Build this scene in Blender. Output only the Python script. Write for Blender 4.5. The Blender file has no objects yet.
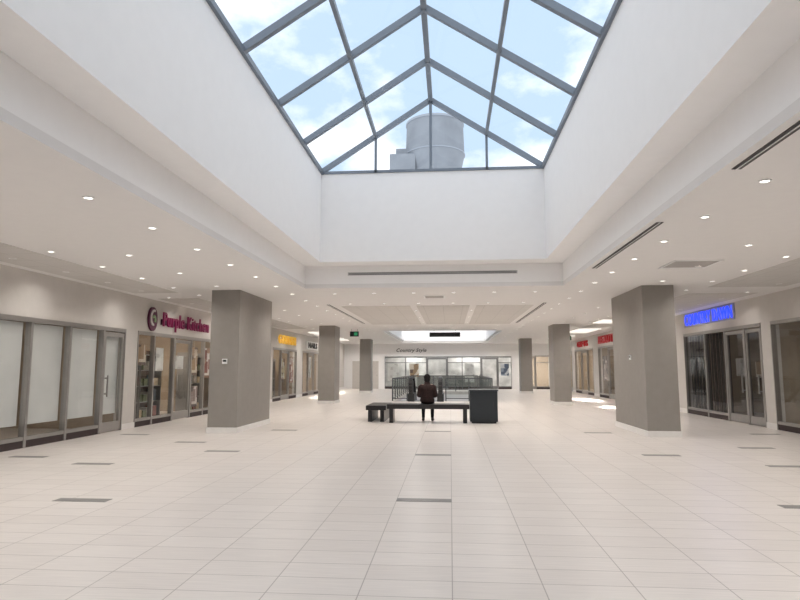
import bpy, bmesh, math, random
from mathutils import Vector, Matrix
random.seed(4)
S = bpy.context.scene
COL = S.collection
try:
    S.view_settings.view_transform = 'Standard'
    S.view_settings.look = 'None'
except Exception:
    pass

# ---------------- materials ----------------
MATS = {}
def mat(name, col, rough=0.6, metal=0.0, emit=0.0, ecol=None, var=0.04, nscale=6.0, bump=0.0, spec=0.5):
    if name in MATS: return MATS[name]
    m = bpy.data.materials.new(name); m.use_nodes = True
    nt = m.node_tree; b = nt.nodes['Principled BSDF']
    tc = nt.nodes.new('ShaderNodeTexCoord'); n = nt.nodes.new('ShaderNodeTexNoise')
    n.inputs['Scale'].default_value = nscale; n.inputs['Detail'].default_value = 4
    nt.links.new(tc.outputs['Object'], n.inputs['Vector'])
    r = nt.nodes.new('ShaderNodeValToRGB')
    r.color_ramp.elements[0].position = .3; r.color_ramp.elements[1].position = .7
    r.color_ramp.elements[0].color = (*[c*(1-var) for c in col], 1)
    r.color_ramp.elements[1].color = (*[min(1, c*(1+var)) for c in col], 1)
    nt.links.new(n.outputs['Fac'], r.inputs['Fac'])
    nt.links.new(r.outputs['Color'], b.inputs['Base Color'])
    b.inputs['Roughness'].default_value = rough; b.inputs['Metallic'].default_value = metal
    b.inputs['Specular IOR Level'].default_value = spec
    if emit:
        b.inputs['Emission Color'].default_value = (*(ecol or col), 1)
        b.inputs['Emission Strength'].default_value = emit
    if bump:
        bp = nt.nodes.new('ShaderNodeBump'); bp.inputs['Strength'].default_value = bump
        nt.links.new(n.outputs['Fac'], bp.inputs['Height']); nt.links.new(bp.outputs['Normal'], b.inputs['Normal'])
    MATS[name] = m; return m

def postermat(name, cols, scale):
    """printed sheet: blocks of ink in a few colours"""
    if name in MATS: return MATS[name]
    m = bpy.data.materials.new(name); m.use_nodes = True
    nt = m.node_tree; b = nt.nodes['Principled BSDF']
    tc = nt.nodes.new('ShaderNodeTexCoord'); v = nt.nodes.new('ShaderNodeTexVoronoi'); v.distance = 'CHEBYCHEV'
    v.inputs['Scale'].default_value = scale
    nt.links.new(tc.outputs['Object'], v.inputs['Vector'])
    r = nt.nodes.new('ShaderNodeValToRGB'); r.color_ramp.interpolation = 'CONSTANT'
    cr = r.color_ramp
    cr.elements[0].color = (*cols[0], 1); cr.elements[1].position = .4; cr.elements[1].color = (*cols[1], 1)
    for i, c in enumerate(cols[2:]):
        el = cr.elements.new(.4+.5*(i+1)/(len(cols)-1)); el.color = (*c, 1)
    sp = nt.nodes.new('ShaderNodeSeparateColor')
    nt.links.new(v.outputs['Color'], sp.inputs[0]); nt.links.new(sp.outputs[0], r.inputs['Fac'])
    nt.links.new(r.outputs[0], b.inputs['Base Color']); b.inputs['Roughness'].default_value = .5
    MATS[name] = m; return m

def glassmat(name, tint, base=.03, k=.5, rough=0.02):
    """thin clear sheet: see-through with a reflection that grows at grazing angles"""
    if name in MATS: return MATS[name]
    m = bpy.data.materials.new(name); m.use_nodes = True
    nt = m.node_tree; nt.nodes.clear()
    o = nt.nodes.new('ShaderNodeOutputMaterial'); mx = nt.nodes.new('ShaderNodeMixShader')
    t = nt.nodes.new('ShaderNodeBsdfTransparent'); g = nt.nodes.new('ShaderNodeBsdfGlossy')
    t.inputs['Color'].default_value = (*tint, 1); g.inputs['Roughness'].default_value = rough
    f = nt.nodes.new('ShaderNodeLayerWeight'); f.inputs['Blend'].default_value = .5
    pw = nt.nodes.new('ShaderNodeMath'); pw.operation = 'POWER'; pw.inputs[1].default_value = 4
    mu = nt.nodes.new('ShaderNodeMath'); mu.operation = 'MULTIPLY_ADD'; mu.inputs[1].default_value = k; mu.inputs[2].default_value = base
    nt.links.new(f.outputs['Facing'], pw.inputs[0]); nt.links.new(pw.outputs[0], mu.inputs[0]); nt.links.new(mu.outputs[0], mx.inputs[0])
    nt.links.new(t.outputs[0], mx.inputs[1]); nt.links.new(g.outputs[0], mx.inputs[2])
    nt.links.new(mx.outputs[0], o.inputs['Surface'])
    MATS[name] = m; return m

def gridmat(name, c1, c2, cm, bw, rh, mortar, rough, streak=True, offset=0.0, spec=0.5):
    m = bpy.data.materials.new(name); m.use_nodes = True
    nt = m.node_tree; b = nt.nodes['Principled BSDF']
    tc = nt.nodes.new('ShaderNodeTexCoord')
    br = nt.nodes.new('ShaderNodeTexBrick')
    br.offset = offset; br.squash = 1.0
    br.inputs['Scale'].default_value = 1
    br.inputs['Color1'].default_value = (*c1, 1); br.inputs['Color2'].default_value = (*c2, 1)
    br.inputs['Mortar'].default_value = (*cm, 1)
    br.inputs['Mortar Size'].default_value = mortar; br.inputs['Mortar Smooth'].default_value = .1
    br.inputs['Brick Width'].default_value = bw; br.inputs['Row Height'].default_value = rh
    nt.links.new(tc.outputs['Object'], br.inputs['Vector'])
    src = br.outputs['Color']
    if streak:
        mp = nt.nodes.new('ShaderNodeMapping'); mp.inputs['Scale'].default_value = (1.5, 22, 1)
        n = nt.nodes.new('ShaderNodeTexNoise'); n.inputs['Scale'].default_value = 2; n.inputs['Detail'].default_value = 5
        nt.links.new(tc.outputs['Object'], mp.inputs['Vector']); nt.links.new(mp.outputs[0], n.inputs['Vector'])
        r = nt.nodes.new('ShaderNodeValToRGB')
        r.color_ramp.elements[0].position = .3; r.color_ramp.elements[1].position = .7
        r.color_ramp.elements[0].color = (.89, .89, .89, 1); r.color_ramp.elements[1].color = (1, 1, 1, 1)
        nt.links.new(n.outputs['Fac'], r.inputs['Fac'])
        mx = nt.nodes.new('ShaderNodeMixRGB'); mx.blend_type = 'MULTIPLY'; mx.inputs[0].default_value = 1
        nt.links.new(src, mx.inputs[1]); nt.links.new(r.outputs[0], mx.inputs[2]); src = mx.outputs[0]
    nt.links.new(src, b.inputs['Base Color'])
    b.inputs['Roughness'].default_value = rough
    b.inputs['Specular IOR Level'].default_value = spec
    return m

M_white = mat('white_paint', (.92, .905, .895), .75, var=.01)
M_ceil = mat('ceiling_paint', (.79, .77, .755), .8, var=.01)
M_wall = mat('beige_wall_paint', (.62, .59, .56), .75, var=.02)
M_taupe = mat('taupe_column_paint', (.275, .254, .232), .6, var=.03)
M_base = mat('white_base', (.78, .76, .74), .4)
M_steel = mat('slate_steel', (.19, .22, .26), .45, .3)
M_alu = mat('brushed_aluminium', (.36, .345, .33), .35, .6)
M_black = mat('black_metal', (.012, .012, .014), .4)
M_dark = mat('dark_plastic', (.025, .026, .028), .45)
M_slot = mat('dark_slot', (.05, .045, .045), .7)
M_shade = mat('shade_fabric', (.62, .61, .59), .9, emit=.05, ecol=(.75,.74,.72), var=.04, nscale=2)  # weak emission painted into the fabric so the blinds look lit
M_trimw = mat('white_metal', (.85, .85, .84), .4)
M_lens = mat('lamp_lens', (1, .97, .9), .5, emit=4, ecol=(1, .96, .9))
M_inlay = mat('grey_inlay_tile', (.20, .19, .18), .35, var=.08, nscale=20)
M_slate = mat('slate_laminate', (.015, .02, .025), .5)
M_bench = mat('dark_wood_bench', (.012, .010, .010), .4, var=.2, nscale=12)
M_conc = mat('concrete_tower', (.29, .31, .34), .9, var=.14, nscale=.3)  # blue cast of distance haze mixed into the concrete colour
M_grey = mat('grey_floor_shop', (.35, .33, .31), .6)
M_brown = mat('dark_brown_curtain', (.04, .026, .022), .8)
M_brown2 = mat('dark_sill_panel', (.045, .03, .03), .7)
M_shopwall = mat('shop_wall', (.42, .34, .26), .8)
M_panel = gridmat('ceiling_panel', (.62, .595, .57), (.60, .575, .55), (.46, .44, .42), .6, .6, .006, .85, streak=False)
M_floor = gridmat('porcelain_floor_tile', (.71, .66, .62), (.67, .62, .58), (.37, .33, .30), .63, .32, .0042, .30)
G_sky = glassmat('skylight_glass', (.97, .98, 1.0), .02, .0)
G_shop = glassmat('shop_glass', (.90, .92, .92), .05, .5)
G_rail = glassmat('rail_glass', (.84, .88, .87), .06, .5)
G_dark = glassmat('tinted_shop_glass', (.45, .45, .45), .05, .5)

# ---------------- mesh helpers ----------------
ORG = {}
def meta(o, label=None, category=None, kind=None, group=None):
    if label: o["label"] = label
    if category: o["category"] = category
    if kind: o["kind"] = kind
    if group: o["group"] = group

def addobj(name, me, m, parent=None, origin=None, **k):
    """me: mesh in world coordinates"""
    if origin is None:
        if parent is not None: origin = ORG[parent.name]
        else:
            vs = [v.co for v in me.vertices]
            origin = Vector(((min(v.x for v in vs)+max(v.x for v in vs))/2, (min(v.y for v in vs)+max(v.y for v in vs))/2, min(v.z for v in vs)))
    origin = Vector(origin)
    me.transform(Matrix.Translation(-origin))
    o = bpy.data.objects.new(name, me); COL.objects.link(o)
    if m is not None and not me.materials: me.materials.append(m)
    if parent is not None:
        o.parent = parent; o.location = origin - ORG[parent.name]
    else: o.location = origin
    ORG[o.name] = origin
    meta(o, **k)
    return o

def boxes_mesh(boxes, bevel=0):
    bm = bmesh.new()
    for b in boxes:
        x0, x1, y0, y1, z0, z1 = b
        if x0 > x1: x0, x1 = x1, x0
        if y0 > y1: y0, y1 = y1, y0
        r = bmesh.ops.create_cube(bm, size=1)
        for v in r['verts']:
            v.co = Vector((x0+(v.co.x+.5)*(x1-x0), y0+(v.co.y+.5)*(y1-y0), z0+(v.co.z+.5)*(z1-z0)))
    if bevel: bmesh.ops.bevel(bm, geom=bm.edges[:], offset=bevel, segments=2, affect='EDGES', profile=.7)
    me = bpy.data.meshes.new('m'); bm.to_mesh(me); bm.free(); return me

def mk(name, boxes, m, parent=None, origin=None, bevel=0, **k):
    return addobj(name, boxes_mesh(boxes, bevel), m, parent, origin, **k)

def empty(name, loc, **k):
    o = bpy.data.objects.new(name, None); COL.objects.link(o); o.location = loc; o.empty_display_size = .2
    ORG[o.name] = Vector(loc); meta(o, **k); return o

def beam(bm, p0, p1, w, h):
    p0 = Vector(p0); p1 = Vector(p1); d = (p1-p0); L = d.length; d.normalize()
    up = Vector((0, 0, 1))
    if abs(d.z) > .98: up = Vector((0, 1, 0))
    s = d.cross(up).normalized(); u = s.cross(d).normalized()
    r = bmesh.ops.create_cube(bm, size=1)
    for v in r['verts']:
        v.co = p0 + d*((v.co.y+.5)*L) + s*(v.co.x*w) + u*(v.co.z*h)

def cyl(bm, c, r1, r2, h, seg=24, axis='Z'):
    rr = bmesh.ops.create_cone(bm, cap_ends=True, segments=seg, radius1=r1, radius2=r2, depth=h)
    M = Matrix.Identity(4)
    if axis == 'X': M = Matrix.Rotation(math.pi/2, 4, 'Y')
    if axis == 'Y': M = Matrix.Rotation(math.pi/2, 4, 'X')
    bmesh.ops.transform(bm, matrix=Matrix.Translation(c) @ M, verts=rr['verts'])

def bm_obj(name, bm, m, parent=None, origin=None, smooth=False, **k):
    me = bpy.data.meshes.new('m'); bm.to_mesh(me); bm.free()
    if smooth:
        for p in me.polygons: p.use_smooth = True
    return addobj(name, me, m, parent, origin, **k)

def quads(name, qs, m, parent=None, **k):
    vs = []; fs = []
    for q in qs:
        fs.append(tuple(range(len(vs), len(vs)+len(q)))); vs += [tuple(p) for p in q]
    me = bpy.data.meshes.new('m'); me.from_pydata(vs, [], fs)
    return addobj(name, me, m, parent, **k)

def text(name, s, side, a0, a1, z0, z1, plane, m, parent=None, depth=.03, shear=0.0, bold=0.0, **k):
    cu = bpy.data.curves.new('t', 'FONT'); cu.body = s; cu.extrude = .02; cu.shear = shear; cu.offset = bold
    cu.space_character = 1.1
    to = bpy.data.objects.new('t', cu); COL.objects.link(to)
    bpy.context.view_layer.update()
    me = bpy.data.meshes.new_from_object(to.evaluated_get(bpy.context.evaluated_depsgraph_get()))
    bpy.data.objects.remove(to)
    xs = [v.co.x for v in me.vertices]; ys = [v.co.y for v in me.vertices]
    x0, x1, y0, y1 = min(xs), max(xs), min(ys), max(ys)
    for v in me.vertices:
        u = (v.co.x-x0)/(x1-x0); w = (v.co.y-y0)/(y1-y0); d = (v.co.z+.02)/.04*depth
        zz = z0+w*(z1-z0)
        if side == 'L': v.co = (plane+d, a0+u*(a1-a0), zz)
        elif side == 'R': v.co = (plane-d, a1-u*(a1-a0), zz)
        else: v.co = (a0+u*(a1-a0), plane-d, zz)
    me.materials.clear()
    return addobj(name, me, m, parent, **k)

# ---------------- person (first: the scene is still small) ----------------
def blob(name, items, m, parent, voxel=.009, smooth=5):
    bm = bmesh.new()
    for it in items:
        if it[0] == 'c':
            _, p0, r0, p1, r1 = it; p0 = Vector(p0); p1 = Vector(p1); L = (p1-p0).length
            n = max(1, int(L/(min(r0, r1)*.5))+1)
            sg = (14, 10) if r0 > .02 else (10, 7)
            for i in range(n+1):
                t = i/n; r = r0+(r1-r0)*t
                bmesh.ops.create_uvsphere(bm, u_segments=sg[0], v_segments=sg[1], radius=r, matrix=Matrix.Translation(p0.lerp(p1, t)))
        else:
            _, c, rx, ry, rz = it
            bmesh.ops.create_uvsphere(bm, u_segments=20, v_segments=14, radius=1, matrix=Matrix.Translation(c) @ Matrix.Diagonal((rx, ry, rz, 1)))
    me = bpy.data.meshes.new('b'); bm.to_mesh(me); bm.free()
    o = bpy.data.objects.new('tmp', me); COL.objects.link(o)
    r = o.modifiers.new('r', 'REMESH'); r.mode = 'VOXEL'; r.voxel_size = voxel
    s = o.modifiers.new('s', 'SMOOTH'); s.factor = .5; s.iterations = smooth
    bpy.context.view_layer.update()
    me2 = bpy.data.meshes.new_from_object(o.evaluated_get(bpy.context.evaluated_depsgraph_get()))
    bpy.data.objects.remove(o)
    for p in me2.polygons: p.use_smooth = True
    me2.materials.clear(); me2.materials.append(m)
    n = bpy.data.objects.new(name, me2); COL.objects.link(n)
    if parent: n.parent = parent
    return n
M_skin = mat('skin', (.36, .21, .15), .55); M_jacket = mat('dark_brown_jacket', (.028, .016, .015), .9, var=.25, nscale=20, spec=.2)
M_pants = mat('dark_trousers', (.012, .012, .015), .85, spec=.2); M_hair = mat('black_hair', (.008, .006, .006), .7, spec=.2); M_shoe = mat('shoe_dark', (.02, .018, .018), .5)
it = [('e', (0, .0, .62), .15, .11, .11), ('c', (0, -.01, .66), .105, (0, .0, .9), .115), ('e', (0, .02, .95), .17, .10, .14),
      ('c', (-.14, .03, 1.02), .05, (.14, .03, 1.02), .05), ('c', (0, .04, 1.05), .055, (0, .085, 1.15), .05),
      ('e', (0, .10, 1.245), .075, .09, .1), ('e', (0, .135, 1.20), .05, .055, .055),
      ('c', (0, .188, 1.255), .009, (0, .203, 1.222), .014), ('e', (0, .182, 1.188), .024, .012, .006), ('e', (0, .182, 1.178), .02, .012, .007),
      ('e', (.077, .095, 1.235), .01, .02, .03), ('e', (-.077, .095, 1.235), .01, .02, .03)]
jk = [('e', (0, -.005, .63), .21, .16, .12), ('c', (-.03, -.015, .66), .15, (-.03, -.01, .9), .15), ('c', (.03, -.015, .66), .15, (.03, -.01, .9), .15), ('e', (0, .005, .93), .22, .15, .15),
      ('c', (-.16, .03, .985), .08, (.16, .03, .985), .08), ('c', (0, .03, 1.03), .095, (0, .055, 1.12), .08)]
pn = [('e', (0, .01, .60), .165, .125, .08)]; shs = []
for s in (-1, 1):
    it += [('c', (s*.17, .03, 1.0), .05, (s*.225, .03, .77), .038), ('c', (s*.225, .03, .77), .038, (s*.135, .265, .705), .026),
           ('e', (s*.125, .31, .70), .038, .05, .018)]
    for j, (dx, L) in enumerate(((-.03, .062), (-.01, .075), (.01, .07), (.03, .055))):
        bx = s*.125+dx; it.append(('c', (bx, .345, .70), .0095, (bx+dx*.15, .345+L*.55, .697), .009)); it.append(('c', (bx+dx*.15, .345+L*.55, .697), .009, (bx+dx*.2, .345+L, .68), .008))
    it.append(('c', (s*.10, .29, .70), .012, (s*.065, .335, .69), .0095))
    it += [('c', (s*.09, .02, .60), .082, (s*.13, .43, .565), .055), ('c', (s*.13, .43, .55), .055, (s*.13, .45, .3), .045), ('c', (s*.13, .45, .3), .045, (s*.13, .43, .09), .033), ('c', (s*.13, .42, .05), .032, (s*.14, .60, .035), .025)]
    jk += [('c', (s*.185, .03, .97), .082, (s*.23, .03, .77), .072), ('c', (s*.23, .03, .77), .072, (s*.15, .235, .712), .045)]
    pn += [('c', (s*.09, .02, .60), .092, (s*.13, .43, .565), .068), ('c', (s*.13, .43, .555), .067, (s*.13, .45, .3), .055), ('c', (s*.13, .45, .3), .055, (s*.13, .435, .12), .047)]
    shs.append([('c', (s*.13, .40, .05), .043, (s*.14, .54, .046), .043), ('e', (s*.142, .60, .038), .043, .06, .034), ('c', (s*.13, .425, .08), .042, (s*.13, .43, .11), .042)])
body = blob('person', it, M_skin, None, .0075, 3)
meta(body, 'seated person in dark brown jacket and black trousers', 'person')
blob('jacket', jk, M_jacket, body); blob('trousers', pn, M_pants, body)
for q in shs: blob('shoe', q, M_shoe, body)
blob('hair', [('e', (0, .075, 1.265), .096, .098, .1), ('e', (0, .045, 1.20), .088, .07, .085), ('c', (0, .03, 1.17), .06, (0, .01, 1.1), .04)], M_hair, body)
for s in (-1, 1):
    bm = bmesh.new(); bmesh.ops.create_uvsphere(bm, u_segments=12, v_segments=8, radius=.011, matrix=Matrix.Translation((s*.03, .178, 1.247)))
    me = bpy.data.meshes.new('eye'); bm.to_mesh(me); bm.free(); me.materials.append(mat('eye_dark', (.05, .03, .02), .2))
    eo = bpy.data.objects.new('eye', me); COL.objects.link(eo); eo.parent = body
body.location = (-.66, 17.22, 0)

# ---------------- dimensions ----------------
XL, XR = -8.15, 8.10
H = 3.4
YF = 46.0
YB = -9.0
OX0, OX1, OY0, OY1 = -3.42, 2.60, -7.2, 13.9     # tray opening
WX0, WX1, WY0, WY1 = -2.95, 2.15, -6.65, 13.35   # skylight well
TZ = 3.93; WZ = 6.0; RZ = 7.72; CX = (WX0+WX1)/2
HX0, HX1, HY0, HY1 = -2.7, 1.9, 28.8, 41.0        # escalator opening
EX = 12.0

# floor
fl = [(-EX, EX, YB, HY0, -.2, 0), (-EX, HX0, HY0, HY1, -.2, 0), (HX1, EX, HY0, HY1, -.2, 0), (-EX, EX, HY1, 51, -.2, 0)]
mk('floor', fl, M_floor, origin=(0, 0, 0), kind='structure')
mk('floor_lower', [(HX0-1, HX1+1, HY0-.2, HY1+6, -4.4, -4.2)], M_grey, kind='structure')
mk('wall_pit', [(HX0-.15, HX0, HY0, HY1, -4.2, -.2), (HX1, HX1+.15, HY0, HY1, -4.2, -.2), (HX0-.15, HX1+.15, HY0-.15, HY0, -4.2, -.2), (HX0-.15, HX1+.15, HY1, HY1+.15, -4.2, -.2)], M_white, kind='structure')

# floor inlays
inl = [(-.63, 7.04), (-4.55, 6.72), (-6.0, 9.28), (-7.56, 9.92), (-4.5, 10.88), (3.35, 11.0), (-.63, 10.72), (3.60, 7.04),
       (5.5, 12.16), (4.9, 9.92), (-.63, 14.72), (-4.41, 14.72), (3.15, 14.72), (6.93, 14.72), (-7.56, 13.44), (-5.67, 12.16), (6.93, 10.88)]
for i, (x, y) in enumerate(inl):
    mk('trim_%d' % (i+1), [(x, x+.63, y, y+.16, -.004, .003)], M_inlay, kind='structure')

# ceiling
CE = [(-EX, OX0, YB, OY1, H, H+.1), (OX1, EX, YB, OY1, H, H+.1), (OX0, OX1, YB, OY0, H, H+.1),
      (-EX, EX, OY1, 30, H, H+.1), (-EX, OX0, 30, 44, H, H+.1), (OX1, EX, 30, 44, H, H+.1), (-EX, EX, 44, 51, H, H+.1)]
mk('ceiling', CE, M_ceil, origin=(0, 0, H), kind='structure')
def tray(n, oy0, oy1, wy0, wy1, wz, rz, ystep, WX0=WX0, WX1=WX1, TZ=TZ):
    t = .1; CX = (WX0+WX1)/2
    mk('trim_fascia_%d' % n, [(OX0-t, OX0, oy0, oy1, H+.1, TZ+t), (OX1, OX1+t, oy0, oy1, H+.1, TZ+t), (OX0-t, OX1+t, oy1, oy1+t, H+.1, TZ+t), (OX0-t, OX1+t, oy0-t, oy0, H+.1, TZ+t)], M_white, kind='structure')
    mk('ceiling_tray_%d' % n, [(OX0, WX0-t, oy0, oy1, TZ, TZ+t), (WX1+t, OX1, oy0, oy1, TZ, TZ+t), (WX0-t, WX1+t, wy1+t, oy1, TZ, TZ+t), (WX0-t, WX1+t, oy0, wy0-t, TZ, TZ+t)], M_white, kind='structure')
    mk('wall_skylight_left_%d' % n, [(WX0-t, WX0, wy0-t, wy1+t, TZ, wz)], M_white, kind='structure')
    mk('wall_skylight_right_%d' % n, [(WX1, WX1+t, wy0-t, wy1+t, TZ, wz)], M_white, kind='structure')
    mk('wall_skylight_back_%d' % n, [(WX0, WX1, wy1, wy1+t, TZ, wz)], M_white, kind='structure')
    mk('wall_skylight_front_%d' % n, [(WX0, WX1, wy0-t, wy0, TZ, wz)], M_white, kind='structure')
    w = empty('window_skylight_%d' % n, (CX, (wy0+wy1)/2, wz), kind='structure')
    bm = bmesh.new()
    mx1, mx2 = (WX0+CX)/2, (WX1+CX)/2; mz = (wz+rz)/2
    y = wy1
    while y > wy0+.5:
        beam(bm, (WX0, y, wz+.05), (CX, y, rz), .085, .11); beam(bm, (WX1, y, wz+.05), (CX, y, rz), .085, .11); y -= ystep
    beam(bm, (WX0, wy0, wz+.05), (CX, wy0, rz), .085, .11); beam(bm, (WX1, wy0, wz+.05), (CX, wy0, rz), .085, .11)
    beam(bm, (CX, wy0, rz), (CX, wy1, rz), .10, .13)
    beam(bm, (mx1, wy0, mz), (mx1, wy1, mz), .065, .09); beam(bm, (mx2, wy0, mz), (mx2, wy1, mz), .065, .09)
    beam(bm, (WX0+.02, wy0, wz+.04), (WX0+.02, wy1, wz+.04), .07, .09); beam(bm, (WX1-.02, wy0, wz+.04), (WX1-.02, wy1, wz+.04), .07, .09)
    for yy in (wy0, wy1):
        beam(bm, (WX0, yy, wz+.03), (WX1, yy, wz+.03), .06, .06)
        beam(bm, (mx1, yy, wz), (mx1, yy, mz), .055, .06); beam(bm, (mx2, yy, wz), (mx2, yy, mz), .055, .06); beam(bm, (CX, yy, wz), (CX, yy, rz), .065, .08)
    bm_obj('window_frame', bm, M_steel, parent=w, kind='structure')
    z2 = .06
    quads('window_glass', [[(WX0, wy0, wz+z2), (CX, wy0, rz+z2), (CX, wy1, rz+z2), (WX0, wy1, wz+z2)],
                           [(WX1, wy0, wz+z2), (CX, wy0, rz+z2), (CX, wy1, rz+z2), (WX1, wy1, wz+z2)],
                           [(WX0, wy1, wz), (WX1, wy1, wz), (CX, wy1, rz)], [(WX0, wy0, wz), (WX1, wy0, wz), (CX, wy0, rz)]], G_sky, parent=w, kind='structure')
    L = bpy.data.lights.new('portal', 'AREA'); L.shape = 'RECTANGLE'; L.size = WX1-WX0; L.size_y = wy1-wy0
    L.cycles.is_portal = True
    lo = bpy.data.objects.new('portal', L); COL.objects.link(lo); lo.location = (CX, (wy0+wy1)/2, wz-.02)
tray(1, OY0, OY1, WY0, WY1, WZ, RZ, 1.8)
tray(2, 30, 44, 30.12, 43.88, 4.6, 6.0, 1.8, WX0=-3.3, WX1=2.48, TZ=3.52)
# added fill lamp, no visible fixture, whitens the far light well's end wall
L = bpy.data.lights.new('well_fill', 'AREA'); L.shape = 'RECTANGLE'; L.size = 5.2; L.size_y = .2; L.energy = 90; L.color = (1, .98, .95)
lo = bpy.data.objects.new('well_fill_light', L); COL.objects.link(lo); lo.location = (-.4, 41.2, 4.5); lo.rotation_euler = (math.radians(78), 0, 0)

# slot diffusers and grilles
e = empty('slot_diffuser', (-.42, OY1-.01, 3.7), label='long thin grey linear air slot on white fascia', category='air vent')
mk('slot_line', [(-2.38, 1.55, OY1-.008, OY1, 3.715, 3.725), (-2.38, 1.55, OY1-.008, OY1, 3.745, 3.755)], M_slot, parent=e)
mk('slot_rim', [(-2.40, 1.57, OY1-.006, OY1, 3.700, 3.715), (-2.40, 1.57, OY1-.006, OY1, 3.725, 3.745), (-2.40, 1.57, OY1-.006, OY1, 3.755, 3.77)], mat('slot_grey', (.42, .42, .42), .5), parent=e)
def slot(x, y0, y1):
    e = empty('slot_diffuser', (x, (y0+y1)/2, H-.012), label='long thin black linear air slot in ceiling', category='air vent', group='ceiling slot diffusers')
    mk('slot_line', [(x-.045, x+.045, y0, y1, H-.006, H)], M_slot, parent=e)
    mk('slot_divider', [(x-.006, x+.006, y0, y1, H-.012, H-.004)], M_trimw, parent=e)
for a in ((2.74, 3.2, 5.8), (2.74, 7.9, 11.5), (-3.6, 17.5, 25), (2.74, 17.5, 25)): slot(*a)
def grille(x, y, s):
    e = empty('air_grille', (x, y, H-.015), label='square slatted air return grille in ceiling', category='air vent', group='ceiling grilles')
    mk('grille_frame', [(x-s, x+s, y-s, y-s+.04, H-.012, H), (x-s, x+s, y+s-.04, y+s, H-.012, H), (x-s, x-s+.04, y-s, y+s, H-.012, H), (x+s-.04, x+s, y-s, y+s, H-.012, H)], M_trimw, parent=e)
    mk('grille_slats', [(x-s, x+s, y-s+.06+i*.07, y-s+.09+i*.07, H-.01, H) for i in range(int((2*s-.1)/.07))], mat('grille_grey', (.5, .47, .45), .6), parent=e)
grille(4.37, 11.2, .42); grille(-.4, 15.8, .28)

def panelzone(i, x0, x1, y0, y1):
    mk('ceiling_panels_%d' % i, [(x0, x1, y0, y1, H-.008, H+.01)], M_panel, kind='structure')
panelzone(1, -7.9, -6.75, 4, 14.4); panelzone(2, -7.9, -6.75, 15.6, 28)
panelzone(3, 6.0, 7.7, 4, 14.4); panelzone(4, 6.0, 7.7, 15.6, 28)
panelzone(5, -3.3, -1.2, 18, 25.5); panelzone(6, -1.0, .6 , 18, 25.5); panelzone(7, .8, 2.5, 18, 25.5)

# downlights
N = 20
bm = bmesh.new(); ring = []
for (r, z) in ((.062, .012), (.062, .002), (.057, 0), (.046, 0), (.042, .012)):
    ring.append([bm.verts.new((r*math.cos(2*math.pi*i/N), r*math.sin(2*math.pi*i/N), z)) for i in range(N)])
for a, b in zip(ring, ring[1:]):
    for i in range(N): bm.faces.new((a[i], a[(i+1) % N], b[(i+1) % N], b[i]))
me = bpy.data.meshes.new('downlight_trim'); bm.to_mesh(me); bm.free(); me.materials.append(M_trimw)
dl0 = bpy.data.objects.new('downlight', me)
lm = bpy.data.meshes.new('lens'); bm = bmesh.new(); bmesh.ops.create_circle(bm, cap_ends=True, segments=20, radius=.044)
for v in bm.verts: v.co.z = .006
bmesh.ops.reverse_faces(bm, faces=bm.faces[:]) ; bm.to_mesh(lm); bm.free(); lm.materials.append(M_lens)
ln0 = bpy.data.objects.new('lens', lm)
def mklamp(e):
    D = bpy.data.lights.new('downlight_lamp', 'AREA'); D.shape = 'DISK'; D.size = .08; D.energy = e; D.color = (1, .95, .895); D.spread = math.radians(150); return D
DL = mklamp(21.5); DLW = mklamp(6)
def colhit(x, y):
    for (a, b) in ((13.8, 16.8), (25.8, 27.6), (37.8, 39.4)):
        if a < y < b and (-5.95 < x < -4.85 or 4.2 < x < 5.3): return True
    return False
def downlight(x, y, lamp=True, z=H, D=None):
    if colhit(x, y): return
    o = dl0.copy(); COL.objects.link(o); o.location = (x, y, z-.012)
    meta(o, 'small round white recessed ceiling downlight, switched on', 'ceiling light', None, 'recessed ceiling downlights')
    l = ln0.copy(); COL.objects.link(l); l.parent = o
    if lamp:
        a = bpy.data.objects.new('lamp_light', D or DL); COL.objects.link(a); a.location = (x, y, z-.02)
rows = [-4.0, -6.45, -7.5, 3.2, 5.7, 7.35]
for ri, x in enumerate(rows):
    k = 0; y = 1.85 + (.5 if ri in (2, 5) else 0)
    while y < 45:
        downlight(x, y, lamp=(k % 2 == 0), D=(DLW if ri in (2, 5) else DL)); y += 1.45 if y < 29 else 2.1; k += 1
for x in (-5.35, 4.6):
    y = 9.5
    while y < 44: downlight(x, y, lamp=False); y += 1.9
for y in (14.9, 17.3, 26.4, 28.4):
    for x in (-2.9, -1.9, -.9, .1, 1.1, 2.1): downlight(x, y, lamp=(x in (-.9, 1.1)))
for y in (19.5, 22, 24.5):
    for x in (-1.1, .7): downlight(x, y, lamp=True)
def sun_patch(x, y, e, sx, sy):  # added panel with a narrow lamp, imitates a sun patch on the floor
    mk('added_sun_panel', [(x-sx/2-.05, x+sx/2+.05, y-sy/2-.05, y+sy/2+.05, H-.03, H)], mat('sun_panel_glow', (1, .97, .92), .5, emit=.8, ecol=(1, .95, .88)), label='added glowing panel in the side aisle ceiling, stands in for sunlight', category='ceiling light', group='added sun patch panels')
    L = bpy.data.lights.new('sun_patch', 'AREA'); L.shape = 'RECTANGLE'; L.size = sx; L.size_y = sy; L.energy = e; L.spread = math.radians(12); L.color = (1, .97, .92)
    a = bpy.data.objects.new('sun_patch_light', L); COL.objects.link(a); a.location = (x, y, H-.04)
sun_patch(6.3, 24.5, 60, .7, 1.6); sun_patch(6.6, 30.5, 130, .9, 3); sun_patch(6.6, 36.5, 130, .9, 3); sun_patch(-7.0, 32, 110, .5, 3); sun_patch(-7.0, 38, 110, .5, 3)

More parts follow.
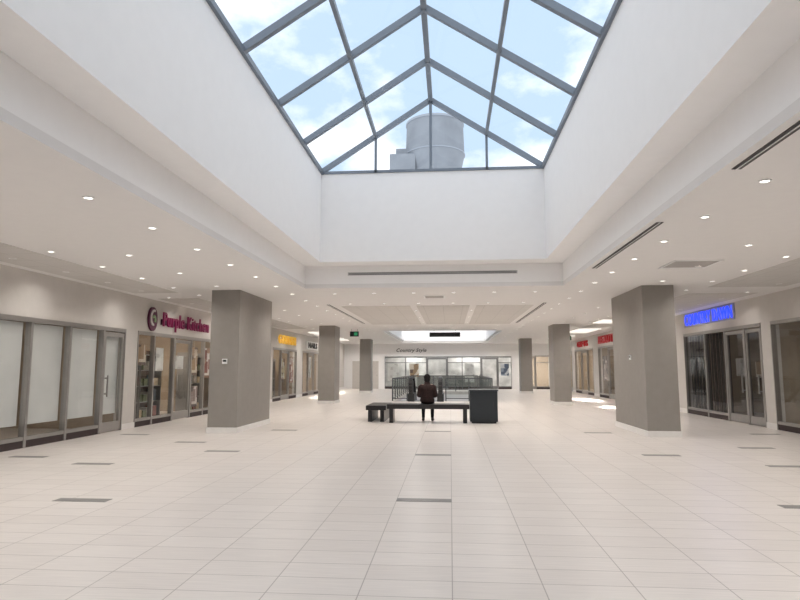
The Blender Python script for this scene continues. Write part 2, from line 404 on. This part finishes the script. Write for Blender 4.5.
# ---------------- columns ----------------
def column(x0, x1, y0, y1):
    o = mk('column', [(x0, x1, y0, y1, 0, H)], M_taupe, bevel=.012, label='taupe painted rectangular column with white base on tiled floor', category='column', group='mall columns')
    e = .02
    mk('column_base', [(x0-e, x1+e, y0-e, y1+e, 0, .13)], M_base, parent=o, bevel=.006, label='white tile baseboard')
for (a, b) in ((14.0, 16.6), (26.0, 27.2), (38.0, 39.0)):
    column(-5.74, -5.03, a, b); column(4.37, 5.08, a, b)
def plate(x0, x1, y0, y1, z):
    e = mk('wall_thermostat', [(x0, x1, y0, y1, z, z+.12)], M_trimw, bevel=.004, label='small white thermostat box on the taupe column', category='thermostat')
    mk('screen', [(x0+.015 if x1-x0 > .05 else x0-.002, x1-.015 if x1-x0 > .05 else x1, y0-.002 if x1-x0 > .05 else y0+.015, y1 if x1-x0 > .05 else y1-.015, z+.05, z+.10)], M_dark, parent=e)
plate(-5.42, -5.30, 13.975, 13.999, 1.62); plate(4.345, 4.369, 15.0, 15.12, 1.72)

# ---------------- walls with storefronts ----------------
SF_L = [([7.4, 8.6, 9.85, 11.08, 12.3, 13.55, 14.5], 2.5), ([15.1, 16.0, 17.2, 18.4, 19.4, 20.6], 2.5), ([21.5, 23, 24.5, 26], 2.5),
        ([27.2, 28.6, 30, 31.5], 2.5), ([32.8, 34.2, 35.6, 37.2], 2.5), ([38.6, 40, 41.6, 43.4], 2.5)]
SF_R = [([9.3, 11, 12.6, 14.3, 15.9], 2.7), ([16.4, 17.3, 18.5, 19.9, 21.6], 2.7), ([22.6, 24.1, 25.6, 27.2], 2.7),
        ([28.4, 30, 31.8, 33.8], 2.7), ([35, 36.6, 38.2, 40], 2.7), ([41, 42.5, 44.5], 2.7)]
def wallboxes(side, segs, X):
    out = []; t = .2; xs = (X-t, X) if side == 'L' else (X, X+t)
    y = YB
    for ys, h in segs:
        out.append((*xs, y, ys[0], 0, H)); out.append((*xs, ys[0], ys[-1], h, H)); y = ys[-1]
    out.append((*xs, y, YF+5, 0, H)); return out
mk('wall_left', wallboxes('L', SF_L, XL), M_wall, kind='structure')
mk('wall_right', wallboxes('R', SF_R, XR), M_wall, kind='structure')
mk('wall_outer_left', [(-EX, -EX+.1, YB, 51, 0, H)], M_shopwall, kind='structure')
mk('wall_outer_right', [(EX-.1, EX, YB, 51, 0, H)], M_shopwall, kind='structure')
mk('wall_back', [(-EX, EX, YB, YB+.1, 0, H)], M_white, kind='structure')
mk('wall_end', [(-EX, EX, 50.9, 51, 0, H)], M_shopwall, kind='structure')
def bb(side, segs, X, name):
    out = []; xs = (X, X+.02) if side == 'L' else (X-.02, X); y = YB+.1
    for ys, h in segs:
        out.append((*xs, y, ys[0], 0, .14)); y = ys[-1]
    out.append((*xs, y, YF, 0, .14)); mk(name, out, M_base, kind='structure')
bb('L', SF_L, XL, 'baseboard_left'); bb('R', SF_R, XR, 'baseboard_right')

def storefront(side, ys, h, plane, doors=(), shade=(), glass=G_shop, label='', curtain=(), sill=.14, frame=None):
    frame = frame or M_alu
    def B(a0, a1, d0, d1, z0, z1):
        if side == 'L': return (plane-d1, plane-d0, a0, a1, z0, z1)
        if side == 'R': return (plane+d0, plane+d1, a0, a1, z0, z1)
        return (a0, a1, plane+d0, plane+d1, z0, z1)
    def Q(a0, a1, d, z0, z1):
        if side == 'L': return [(plane-d, a0, z0), (plane-d, a1, z0), (plane-d, a1, z1), (plane-d, a0, z1)]
        if side == 'R': return [(plane+d, a0, z0), (plane+d, a0, z1), (plane+d, a1, z1), (plane+d, a1, z0)]
        return [(a0, plane+d, z0), (a1, plane+d, z0), (a1, plane+d, z1), (a0, plane+d, z1)]
    mid = (ys[0]+ys[-1])/2
    loc = {'L': (plane, mid, 0), 'R': (plane, mid, 0), 'F': (mid, plane, 0)}[side]
    e = empty('storefront', loc, label=label, category='shop window')
    fr = [B(ys[0], ys[-1], -.02, .10, h-.09, h)]
    for i, y in enumerate(ys):
        w = .035
        a = max(ys[0], y-w); b = min(ys[-1], y+w)
        fr.append(B(a, b, -.02, .10, 0, h-.09))
    for i in range(len(ys)-1):
        if i not in doors: fr.append(B(ys[i]+.035, ys[i+1]-.035, -.01, .09, sill, sill+.07))
    if side == 'F':
        for i in range(len(ys)-1):
            if i not in doors: fr.append(B(ys[i]+.035, ys[i+1]-.035, -.01, .09, 1.95, 2.01))
    mk('window_frame', fr, frame, parent=e, label='metal window frame')
    for i in range(len(ys)-1):
        a, b = ys[i]+.035, ys[i+1]-.035
        if i in doors:
            d = mk('door', [B(a+.01, a+.09, 0, .06, .02, h-.12), B(b-.09, b-.01, 0, .06, .02, h-.12), B(a+.09, b-.09, 0, .06, h-.22, h-.12), B(a+.09, b-.09, 0, .06, .02, .24)], frame, parent=e)
            quads('door_glass', [Q(a+.09, b-.09, .03, .24, h-.22)], glass, parent=d)
            mk('handle', [B(a+.12, a+.15, -.07, -.04, .85, 1.35), B(a+.12, a+.15, -.05, .02, .9, .93), B(a+.12, a+.15, -.05, .02, 1.27, 1.3)], M_alu, parent=d)
        else:
            mk('sill_base', [B(a, b, 0, .08, 0, sill)], M_brown2, parent=e, label='dark base panel')
            quads('glass_pane', [Q(a, b, .04, sill+.07, h-.09)], glass, parent=e)
        if i in shade:
            mk('window_shade', [B(a+.03, b-.03, .13, .135, .42, h-.1)], M_shade, parent=e, label='pale translucent roller shade')
        if i in curtain:
            n = int((b-a)/.12)
            mk('curtain', [B(a+.02+j*.12, a+.11+j*.12, .14+.02*(j % 2), .16+.02*(j % 2), .03, h-.1) for j in range(n)], M_brown, parent=e, label='dark brown vertical blinds')
    return e

storefront('L', *SF_L[0], XL, doors=(5,), shade=(0, 1, 2, 3, 4, 5), label='closed shop window with pale roller shades and aluminium frames')
storefront('L', *SF_L[1], XL, doors=(2,), label='glazed shop front with posters and warm-lit stocked interior')
storefront('L', *SF_L[2], XL, doors=(1,), glass=G_dark, label='dim glazed shop front beside the near column')
storefront('L', *SF_L[3], XL, doors=(1,), label='glazed shop front under a yellow lettered sign')
storefront('L', *SF_L[4], XL, doors=(1,), label='glazed shop front with bright interior')
storefront('L', *SF_L[5], XL, doors=(1,), label='glazed shop front near the hall end')
storefront('R', *SF_R[0], XR, doors=(), shade=(1, 2), glass=G_shop, label='closed shop window with pale shades above a dark base')
storefront('R', *SF_R[1], XR, doors=(0, 1), curtain=(2, 3), glass=G_dark, label='dark glazed shop front with brown blinds under the blue neon sign')
storefront('R', *SF_R[2], XR, doors=(1,), label='glazed shop front beside the near column')
storefront('R', *SF_R[3], XR, doors=(1,), label='glazed shop front under a red sign')
storefront('R', *SF_R[4], XR, doors=(1,), label='glazed shop front with bright interior')
storefront('R', *SF_R[5], XR, doors=(0,), label='glazed shop front near the hall end')

pt = []
for y in (5.5, 14.75, 21.05, 26.6, 32.1, 37.9, 45): pt.append((-EX+.1, XL-.2, y-.05, y+.05, 0, H))
mk('wall_partition_left', pt, M_shopwall, kind='structure')
pt = []
for y in (5.5, 16.15, 22.1, 27.8, 34.4, 40.5): pt.append((XR+.2, EX-.1, y-.05, y+.05, 0, H))
mk('wall_partition_right', pt, M_shopwall, kind='structure')

def shoplight(x, y, e=60, col=(1, .87, .72)):
    mk('ceiling_light_panel', [(x-.3, x+.3, y-.6, y+.6, H-.03, H)], mat('sun_panel_glow2', (1, .97, .92), .5, emit=3.0, ecol=(1, .95, .88)), label='white rectangular light panel in shop ceiling', category='ceiling light', group='shop light panels')
    L = bpy.data.lights.new('shop', 'AREA'); L.shape = 'RECTANGLE'; L.size = .6; L.size_y = 1.2; L.energy = e; L.color = col
    a = bpy.data.objects.new('shop_light', L); COL.objects.link(a); a.location = (x, y, H-.05)
for y, e in ((11, 30), (17.8, 105), (24, 15), (29.5, 90), (35, 90), (41, 90)): shoplight(-9.9, y, e)
for y, e in ((11, 15), (19, 8), (25, 40), (31, 80), (37.5, 110), (43, 110)): shoplight(10.1, y, e)

# far wall with central shop
FX = [-5.0, -3.4, -1.8, -.2, .9, 2.3, 3.6, 4.6]
hh = 2.45
mk('wall_far', [(XL, FX[0], YF, YF+.2, 0, H), (FX[0], FX[-1], YF, YF+.2, hh, H), (FX[-1], 5.2, YF, YF+.2, 0, H), (5.2, 7.6, YF, YF+.2, 2.5, H), (7.6, XR, YF, YF+.2, 0, H)], M_white, kind='structure')
storefront('F', FX, hh, YF, doors=(2, 5), label='wide grey-framed shop front at the end of the hall', frame=mat('dark_aluminium', (.18, .18, .185), .4, .4))
storefront('F', [5.2, 6.4, 7.6], 2.5, YF, doors=(0,), label='bright glazed exit doors at the end of the hall')
for x, e in ((-3, 120), (1.5, 120), (6.4, 220)): shoplight(x, 48.5, e, (1, .97, .93))
mk('wall_shop_back', [(XL, 5.0, 49.2, 49.3, 0, H)], mat('grey_shop_back2', (.52, .52, .51), .8, var=.3, nscale=1.2), kind='structure')
e = empty('shop_counter', (-.2, 47.6, 0), label='long grey service counter with white top in far shop', category='counter')
mk('counter_body', [(-2.6, 2.4, 47.3, 47.9, 0, .98)], mat('counter_grey', (.28, .27, .26), .5), parent=e)
mk('counter_top', [(-2.65, 2.45, 47.22, 47.95, .98, 1.03)], M_trimw, parent=e)
def steel_door(x):
    d = mk('door_%d' % (int(abs(x))), [(x-.5, x+.5, YF-.03, YF-.001, 0, 2.1)], mat('cream_door', (.62, .58, .54), .5), kind='structure')
    mk('door_handle', [(x+.36, x+.42, YF-.09, YF-.03, 1.0, 1.06)], M_alu, parent=d)
steel_door(-7.0); steel_door(-5.98)

# ---------------- signs ----------------
M_pink = mat('purple_maroon_letter', (.16, .008, .05), .4, emit=.10, ecol=(.45, .01, .14))
M_purple = mat('purple_letter_back', (.045, .012, .03), .5)
M_blue = mat('blue_neon', (.01, .03, .6), .4, emit=1.8, ecol=(.012, .05, 1.0))
M_red = mat('red_letter', (.30, .006, .01), .4, emit=.15, ecol=(.7, .01, .02))
M_yel = mat('yellow_letter', (.75, .45, .05), .4, emit=.25, ecol=(1, .55, .05))
sg = empty('shop_sign', (XL+.02, 17.6, 2.6), label='dark maroon channel letters on rail with round emblem above shop', category='sign')
mk('sign_rail', [(XL, XL+.05, 16.3, 19.5, 2.74, 2.90)], M_purple, parent=sg)
text('sign_letters', 'Purple Kitchen', 'L', 16.3, 19.5, 2.57, 3.10, XL+.06, M_pink, parent=sg, depth=.04, bold=.012)
bm = bmesh.new()
bmesh.ops.create_cone(bm, cap_ends=True, segments=28, radius1=.30, radius2=.30, depth=.05, matrix=Matrix.Translation((XL+.03, 15.78, 2.86)) @ Matrix.Rotation(math.pi/2, 4, 'Y') @ Matrix.Diagonal((1.1, .8, 1, 1)))
bm_obj('sign_emblem', bm, mat('dark_purple_emblem', (.10, .012, .05), .4), parent=sg)
def arc(nm, r0, k, t0, t1, m, w):
    bm = bmesh.new(); pts = []
    for i in range(22):
        t = t0+(t1-t0)*i/21; r = r0-k*i/21
        pts.append((XL+.065, 15.78+r*math.cos(t)*.8, 2.86+r*math.sin(t)*1.1))
    for a, b in zip(pts, pts[1:]): beam(bm, a, b, .03, w)
    bm_obj(nm, bm, m, parent=sg)
arc('sign_crescent', .22, .08, 1.2, 4.8, mat('pale_crescent', (.7, .66, .66), .4), .06)
arc('sign_leaf', .12, .08, -.6, 2.6, mat('green_leaf_arc', (.35, .5, .28), .4), .07)

sg = empty('shop_sign', (XR-.02, 19.5, 2.9), label='glowing saturated blue capital letters on pale blue-grey panel above shop', category='sign')
Y0, Y1, Z0, Z1 = 17.75, 21.4, 2.92, 3.37
mk('sign_panel', [(XR-.04, XR, Y0, Y1, Z0, Z1)], mat('blue_grey_panel', (.34, .36, .48), .6), parent=sg)
text('sign_letters', 'COUNTRY DAWN', 'R', 17.85, 21.3, 2.96, 3.33, XR-.04, M_blue, parent=sg, depth=.02, bold=.005)
sg = empty('shop_sign', (XR-.02, 31.5, 2.8), label='dark red block letters sign above shop front', category='sign')
text('sign_letters', 'BEAUTY', 'R', 29.9, 33.5, 2.85, 3.26, XR, M_red, parent=sg, bold=.03, depth=.08)
sg = empty('shop_sign', (XR-.02, 37.5, 2.8), label='small red letters sign above a far shop', category='sign')
text('sign_letters', 'GIFTS', 'R', 36.2, 39, 2.85, 3.2, XR, M_red, parent=sg, bold=.03, depth=.08)
sg = empty('shop_sign', (XL+.02, 29.5, 2.65), label='yellow letters sign above shop front', category='sign')
text('sign_letters', 'GOLDEN', 'L', 28, 31.1, 2.72, 3.15, XL, M_yel, parent=sg, bold=.03, depth=.08)
sg = empty('shop_sign', (XL+.02, 35, 2.65), label='black letters on white sign board above shop', category='sign')
mk('sign_panel', [(XL, XL+.06, 33.6, 36.4, 2.62, 3.1)], M_trimw, parent=sg)
text('sign_letters', 'NAILS', 'L', 33.9, 36.1, 2.7, 3.02, XL+.06, M_black, parent=sg, bold=.02)
sg = empty('shop_sign', (-2.8, YF, 2.6), label='dark italic lettering on white wall over far shop', category='sign')
text('sign_letters', 'Country Style', 'F', -4.1, -1.8, 2.72, 3.06, YF, M_dark, parent=sg, shear=.3, bold=.01)

def hung_sign(x, y, w, h, mface, label):
    e = empty('hanging_sign', (x, y, H-.12-h), label=label, category='sign')
    mk('sign_body', [(x-w/2, x+w/2, y-.05, y+.05, H-.12-h, H-.12)], M_black, parent=e, bevel=.01)
    for q in (-1, 1): mk('sign_rod', [(x+q*w*.35-.01, x+q*w*.35+.01, y-.01, y+.01, H-.12, H)], M_alu, parent=e)
    if mface: mk('sign_face', [(x-w*.02, x+w*.36, y-.056, y-.05, H-.12-h*.8, H-.12-h*.2)], mface, parent=e)
M_green = mat('exit_green', (.02, .25, .10), .4, emit=.2, ecol=(.05, .5, .22))
hung_sign(-4.55, 28.4, .42, .24, M_green, 'small black hanging exit sign with green panel')
hung_sign(-.25, 29.4, 1.5, .22, None, 'long narrow black hanging sign board')
hung_sign(6.3, 33, .42, .24, M_green, 'small black hanging exit sign with green panel')

PC = [(.30, .10, .08), (.60, .46, .28), (.18, .20, .22), (.75, .70, .62), (.40, .24, .18), (.24, .26, .16), (.46, .30, .15)]
PM = [postermat('poster_%d' % i, c, s) for i, (c, s) in enumerate([
    (((.25, .09, .07), (.7, .65, .6), (.4, .25, .18)), 3), (((.5, .42, .25), (.7, .66, .58), (.25, .15, .1)), 3),
    (((.12, .15, .22), (.6, .62, .65), (.3, .35, .42)), 3), (((.66, .65, .62), (.62, .6, .58), (.5, .48, .46)), 4),
    (((.3, .22, .2), (.65, .58, .54), (.12, .09, .08)), 3), (((.18, .17, .12), (.6, .58, .5), (.25, .24, .18)), 3),
    (((.38, .25, .15), (.68, .6, .5), (.15, .1, .08)), 3)])]
def poster(side, a0, a1, z0, z1, c, d=.05):
    if side == 'F': bx = (a0, a1, YF+d+.01, YF+d+.015, z0, z1)
    else:
        X = XL if side == 'L' else XR
        xs = (X-d-.045, X-d-.04) if side == 'L' else (X+d+.04, X+d+.045)
        bx = (*xs, a0, a1, z0, z1)
    mk('poster', [bx], PM[c], label='printed poster taped inside the shop glass', category='poster')
for a in ((16.3, 16.75, 1.45, 2.1, 3), (15.25, 15.75, 1.6, 2.15, 6), (18.55, 19.1, 1.3, 2.2, 6), (18.6, 19.2, .3, .95, 4), (19.55, 20.1, 1.2, 2.2, 0), (17.5, 18.05, 1.5, 1.9, 3), (28.8, 29.6, 1, 2, 1), (30.3, 31.2, .8, 2.1, 0), (34.6, 35.3, 1, 2.2, 3)):
    poster('L', *a)
for a in ((17.6, 18.1, 1.3, 1.8, 3), (16.65, 17.0, 1.2, 1.7, 6), (24.3, 25.3, 1, 2, 6), (32.2, 33.3, .9, 2.2, 4)):
    poster('R', *a)
for a in ((-4.8, -3.9, .6, 1.9, 3), (-3.1, -2.4, .9, 1.9, 6), (1.1, 1.8, .5, 1.9, 3), (3.8, 4.4, 1.0, 1.9, 2)):
    poster('F', *a)

def shelf_unit(x, y, side):
    s = 1 if side == 'L' else -1
    e = empty('shelf_unit', (x, y, 0), label='tall brown shelving unit stocked with small goods in shop', category='shelf', group='shop shelving')
    for yy in (y-.62, y+.60): mk('shelf_side', [(x-.2, x+.2, yy, yy+.02, 0, 2.05)], M_alu, parent=e)
    mk('shelf_back', [(x-.2*s-.01, x-.2*s+.01, y-.6, y+.6, 0, 2.05)], mat('shelf_brown', (.16, .10, .07), .6), parent=e)
    for z in (.1, .55, 1.0, 1.45, 1.9): mk('shelf_board', [(x-.19, x+.19, y-.6, y+.6, z, z+.02)], M_alu, parent=e)
def mesh_box_goods(i, dx, dy, dz):
    me = boxes_mesh([(-dx, dx, -dy, dy, 0, dz)], .006); me.materials.append(mat('carton_%d' % i, PC[i % 7], .5, var=.2, nscale=15)); return me
def mesh_bottle(i):
    bm = bmesh.new(); prof = [(0, 0), (.05, 0), (.055, .02), (.055, .2), (.02, .25), (.02, .31), (0, .31)]; n = 14; R = []
    for r, z in prof: R.append([bm.verts.new((max(r, .0005)*math.cos(2*math.pi*k/n), max(r, .0005)*math.sin(2*math.pi*k/n), z)) for k in range(n)])
    for a, b in zip(R, R[1:]):
        for k in range(n): bm.faces.new((a[k], a[(k+1) % n], b[(k+1) % n], b[k]))
    me = bpy.data.meshes.new('bottle'); bm.to_mesh(me); bm.free(); me.materials.append(mat('bottle_%d' % i, PC[(i+2) % 7], .25)); return me
GM = [('carton', mesh_box_goods(0, .12, .1, .3)), ('carton', mesh_box_goods(1, .12, .14, .22)), ('carton', mesh_box_goods(2, .1, .08, .34)), ('carton', mesh_box_goods(3, .12, .12, .26)), ('carton', mesh_box_goods(5, .12, .1, .2)), ('bottle', mesh_bottle(0)), ('bottle', mesh_bottle(3)), ('bottle', mesh_bottle(5))]
units = [(-8.9, 15.7, 'L'), (-8.9, 17.0, 'L'), (-9.6, 18.4, 'L'), (-8.9, 20.1, 'L'), (-9.4, 28.2, 'L'), (-9.4, 30.6, 'L'), (9.4, 31, 'R'), (9.4, 33, 'R')]
for ux, uy, sd in units:
    shelf_unit(ux, uy, sd)
    for z in (.12, .57, 1.02, 1.47):
        yy = uy-.45
        for k in range(4):
            nm, me = random.choice(GM)
            o = bpy.data.objects.new(nm, me); COL.objects.link(o); o.location = (ux, yy, z); yy += .30
            meta(o, 'small packaged %s on shop shelf' % nm, nm, None, 'goods on shop shelves')

# ---------------- bench group ----------------
def bench(name, x0, x1, y0, y1, zt, label):
    e = empty(name, ((x0+x1)/2, (y0+y1)/2, 0), label=label, category='bench')
    mk('seat', [(x0, x1, y0, y1, zt-.13, zt)], M_bench, parent=e, bevel=.012)
    for lx in ((x0+.06, x0+.17), (x1-.17, x1-.06)):
        mk('leg', [(lx[0], lx[1], y0+.05, y1-.05, 0, zt-.13)], M_black, parent=e, bevel=.006)
bench('bench', -1.78, .515, 16.95, 17.55, .52, 'long dark wooden bench with a person seated on it')
bench('low_bench', -2.42, -1.84, 17.25, 18.9, .46, 'dark low bench standing end-on beside the long bench')
e = empty('kiosk_box', (.92, 17.35, 0), label='dark slate waist-high box cabinet beside the bench', category='cabinet')
mk('body', [(.54, 1.30, 17.0, 17.7, .05, .89)], M_slate, parent=e, bevel=.01)
mk('plinth', [(.58, 1.26, 17.04, 17.66, 0, .05)], M_black, parent=e)
mk('top', [(.52, 1.32, 16.98, 17.72, .89, .93)], mat('slate_top', (.045, .05, .056), .35), parent=e, bevel=.008)
d = mk('door', [(.58, 1.26, 16.985, 17.0, .10, .84)], mat('slate_door', (.018, .023, .028), .45), parent=e, bevel=.004)
mk('handle', [(1.18, 1.20, 16.96, 16.985, .45, .6)], M_black, parent=d)

# ---------------- escalator and guard rails ----------------
es = empty('escalator', (-1.15, 29, 0), label='descending escalator with black handrails in the floor opening', category='escalator')
stp = [(-1.68, -.62, 28.2, 29.5, .0, .012)]
for k in range(17): stp.append((-1.68, -.62, 29.5+k*.38, 29.9+k*.38, -.22*(k+1)-.3, -.22*(k+1)))
mk('steps', stp, mat('step_metal', (.25, .25, .26), .4, .6), parent=es)
for xs in ((-1.98, -1.68), (-.62, -.32)):
    xm = (xs[0]+xs[1])/2
    bm = bmesh.new()
    beam(bm, (xm, 28.1, .18), (xm, 29.7, .18), .30, .36); beam(bm, (xm, 29.7, .18), (xm, 36.2, -3.6), .30, .36)
    bm_obj('skirt', bm, M_dark, parent=es)
    quads('glass_balustrade', [[(xm, 28.2, .36), (xm, 29.7, .36), (xm, 29.7, .98), (xm, 28.2, .98)]], G_shop, parent=es)
    bm = bmesh.new(); pts = []
    for i in range(9):
        t = math.pi/2+math.pi*i/8*1.0
        pts.append((xm, 28.2+.36*math.cos(t), .73+.36*math.sin(t)))
    pts = [(xm, 36.2, -2.75), (xm, 29.8, 1.09)]+pts+[(xm, 28.6, .36)]
    for a, b in zip(pts, pts[1:]): beam(bm, a, b, .16, .08)
    bm_obj('handrail', bm, M_black, parent=es)
    mk('newel', [(xm-.10, xm+.10, 28.0, 28.42, .3, .98)], M_dark, parent=es, bevel=.04)
M_rail = mat('dark_rail_metal', (.12, .125, .13), .35, .6)
def guard(x0, y0, x1, y1):
    L = math.hypot(x1-x0, y1-y0); n = max(1, round(L/1.3))
    e = empty('guard_rail', ((x0+x1)/2, (y0+y1)/2, 0), label='glass guard rail with dark metal posts round the floor opening', category='railing', group='opening guard rails')
    bm = bmesh.new()
    beam(bm, (x0, y0, 1.05), (x1, y1, 1.05), .06, .05); beam(bm, (x0, y0, .12), (x1, y1, .12), .03, .04)
    bm_obj('rail', bm, M_rail, parent=e)
    for i in range(n+1):
        t = i/n; x = x0+(x1-x0)*t; y = y0+(y1-y0)*t
        mk('post', [(x-.025, x+.025, y-.025, y+.025, 0, 1.03)], M_rail, parent=e)
    quads('glass_panel', [[(x0, y0, .16), (x1, y1, .16), (x1, y1, 1.0), (x0, y0, 1.0)]], G_rail, parent=e)
guard(-2.75, 28.7, -2.05, 28.7); guard(-.22, 28.7, 1.95, 28.7)
guard(-2.75, 28.8, -2.75, 41.1); guard(1.95, 28.8, 1.95, 41.1); guard(-2.65, 41.1, 1.85, 41.1)

# ---------------- tower outside ----------------
tw = empty('concrete_tower', (-1.9, 84, 0), label='round concrete tower, coloured blue-grey for haze, seen through the skylight', category='tower')
bm = bmesh.new()
cyl(bm, (-1.9, 84, 14.8), 3.7, 3.7, 29.6, 64); cyl(bm, (-1.9, 84, 30.8), 3.7, 4.25, 2.4, 64); cyl(bm, (-1.9, 84, 34.2), 4.25, 4.1, 4.6, 64)
bm_obj('tower_shaft', bm, M_conc, parent=tw)
bm = bmesh.new(); cyl(bm, (-1.9, 84, 36.65), 4.2, 4.2, .3, 64); cyl(bm, (-1.9, 84, 32.05), 4.33, 4.33, .15, 64)
bm_obj('tower_rim', bm, mat('rim_concrete', (.38, .41, .46), .9), parent=tw)
mk('tower_annex', [(-8.2, -4.6, 81, 86, 0, 31.5), (-7.4, -5, 82, 85, 31.5, 32.6)], M_conc, parent=tw)

# ---------------- world ----------------
W = bpy.data.worlds.new('World'); S.world = W; W.use_nodes = True
nt = W.node_tree; nt.nodes.clear()
o = nt.nodes.new('ShaderNodeOutputWorld'); bg = nt.nodes.new('ShaderNodeBackground')
tc = nt.nodes.new('ShaderNodeTexCoord'); mp = nt.nodes.new('ShaderNodeMapping'); mp.inputs['Scale'].default_value = (1, 1, 1.6); mp.inputs['Location'].default_value = (.9, .3, .2)
n = nt.nodes.new('ShaderNodeTexNoise'); n.inputs['Scale'].default_value = 3.0; n.inputs['Detail'].default_value = 8; n.inputs['Roughness'].default_value = .55
r = nt.nodes.new('ShaderNodeValToRGB')
r.color_ramp.elements[0].position = .42; r.color_ramp.elements[1].position = .64
r.color_ramp.elements[0].color = (.185, .24, .30, 1); r.color_ramp.elements[1].color = (.57, .545, .515, 1)
nt.links.new(tc.outputs['Generated'], mp.inputs[0]); nt.links.new(mp.outputs[0], n.inputs['Vector'])
nt.links.new(n.outputs['Fac'], r.inputs['Fac']); nt.links.new(r.outputs[0], bg.inputs['Color'])
bg.inputs['Strength'].default_value = 3.55
nt.links.new(bg.outputs[0], o.inputs['Surface'])

# ---------------- camera ----------------
cd = bpy.data.cameras.new('Camera'); cam = bpy.data.objects.new('Camera', cd); COL.objects.link(cam)
cd.sensor_width = 36; cd.lens = 27.0; cd.clip_end = 500
th, ph = math.radians(4.76), math.radians(6.56)
cam.location = (0, 0, 1.5)
cam.rotation_euler = (math.pi/2+ph, 0, th)
S.camera = cam
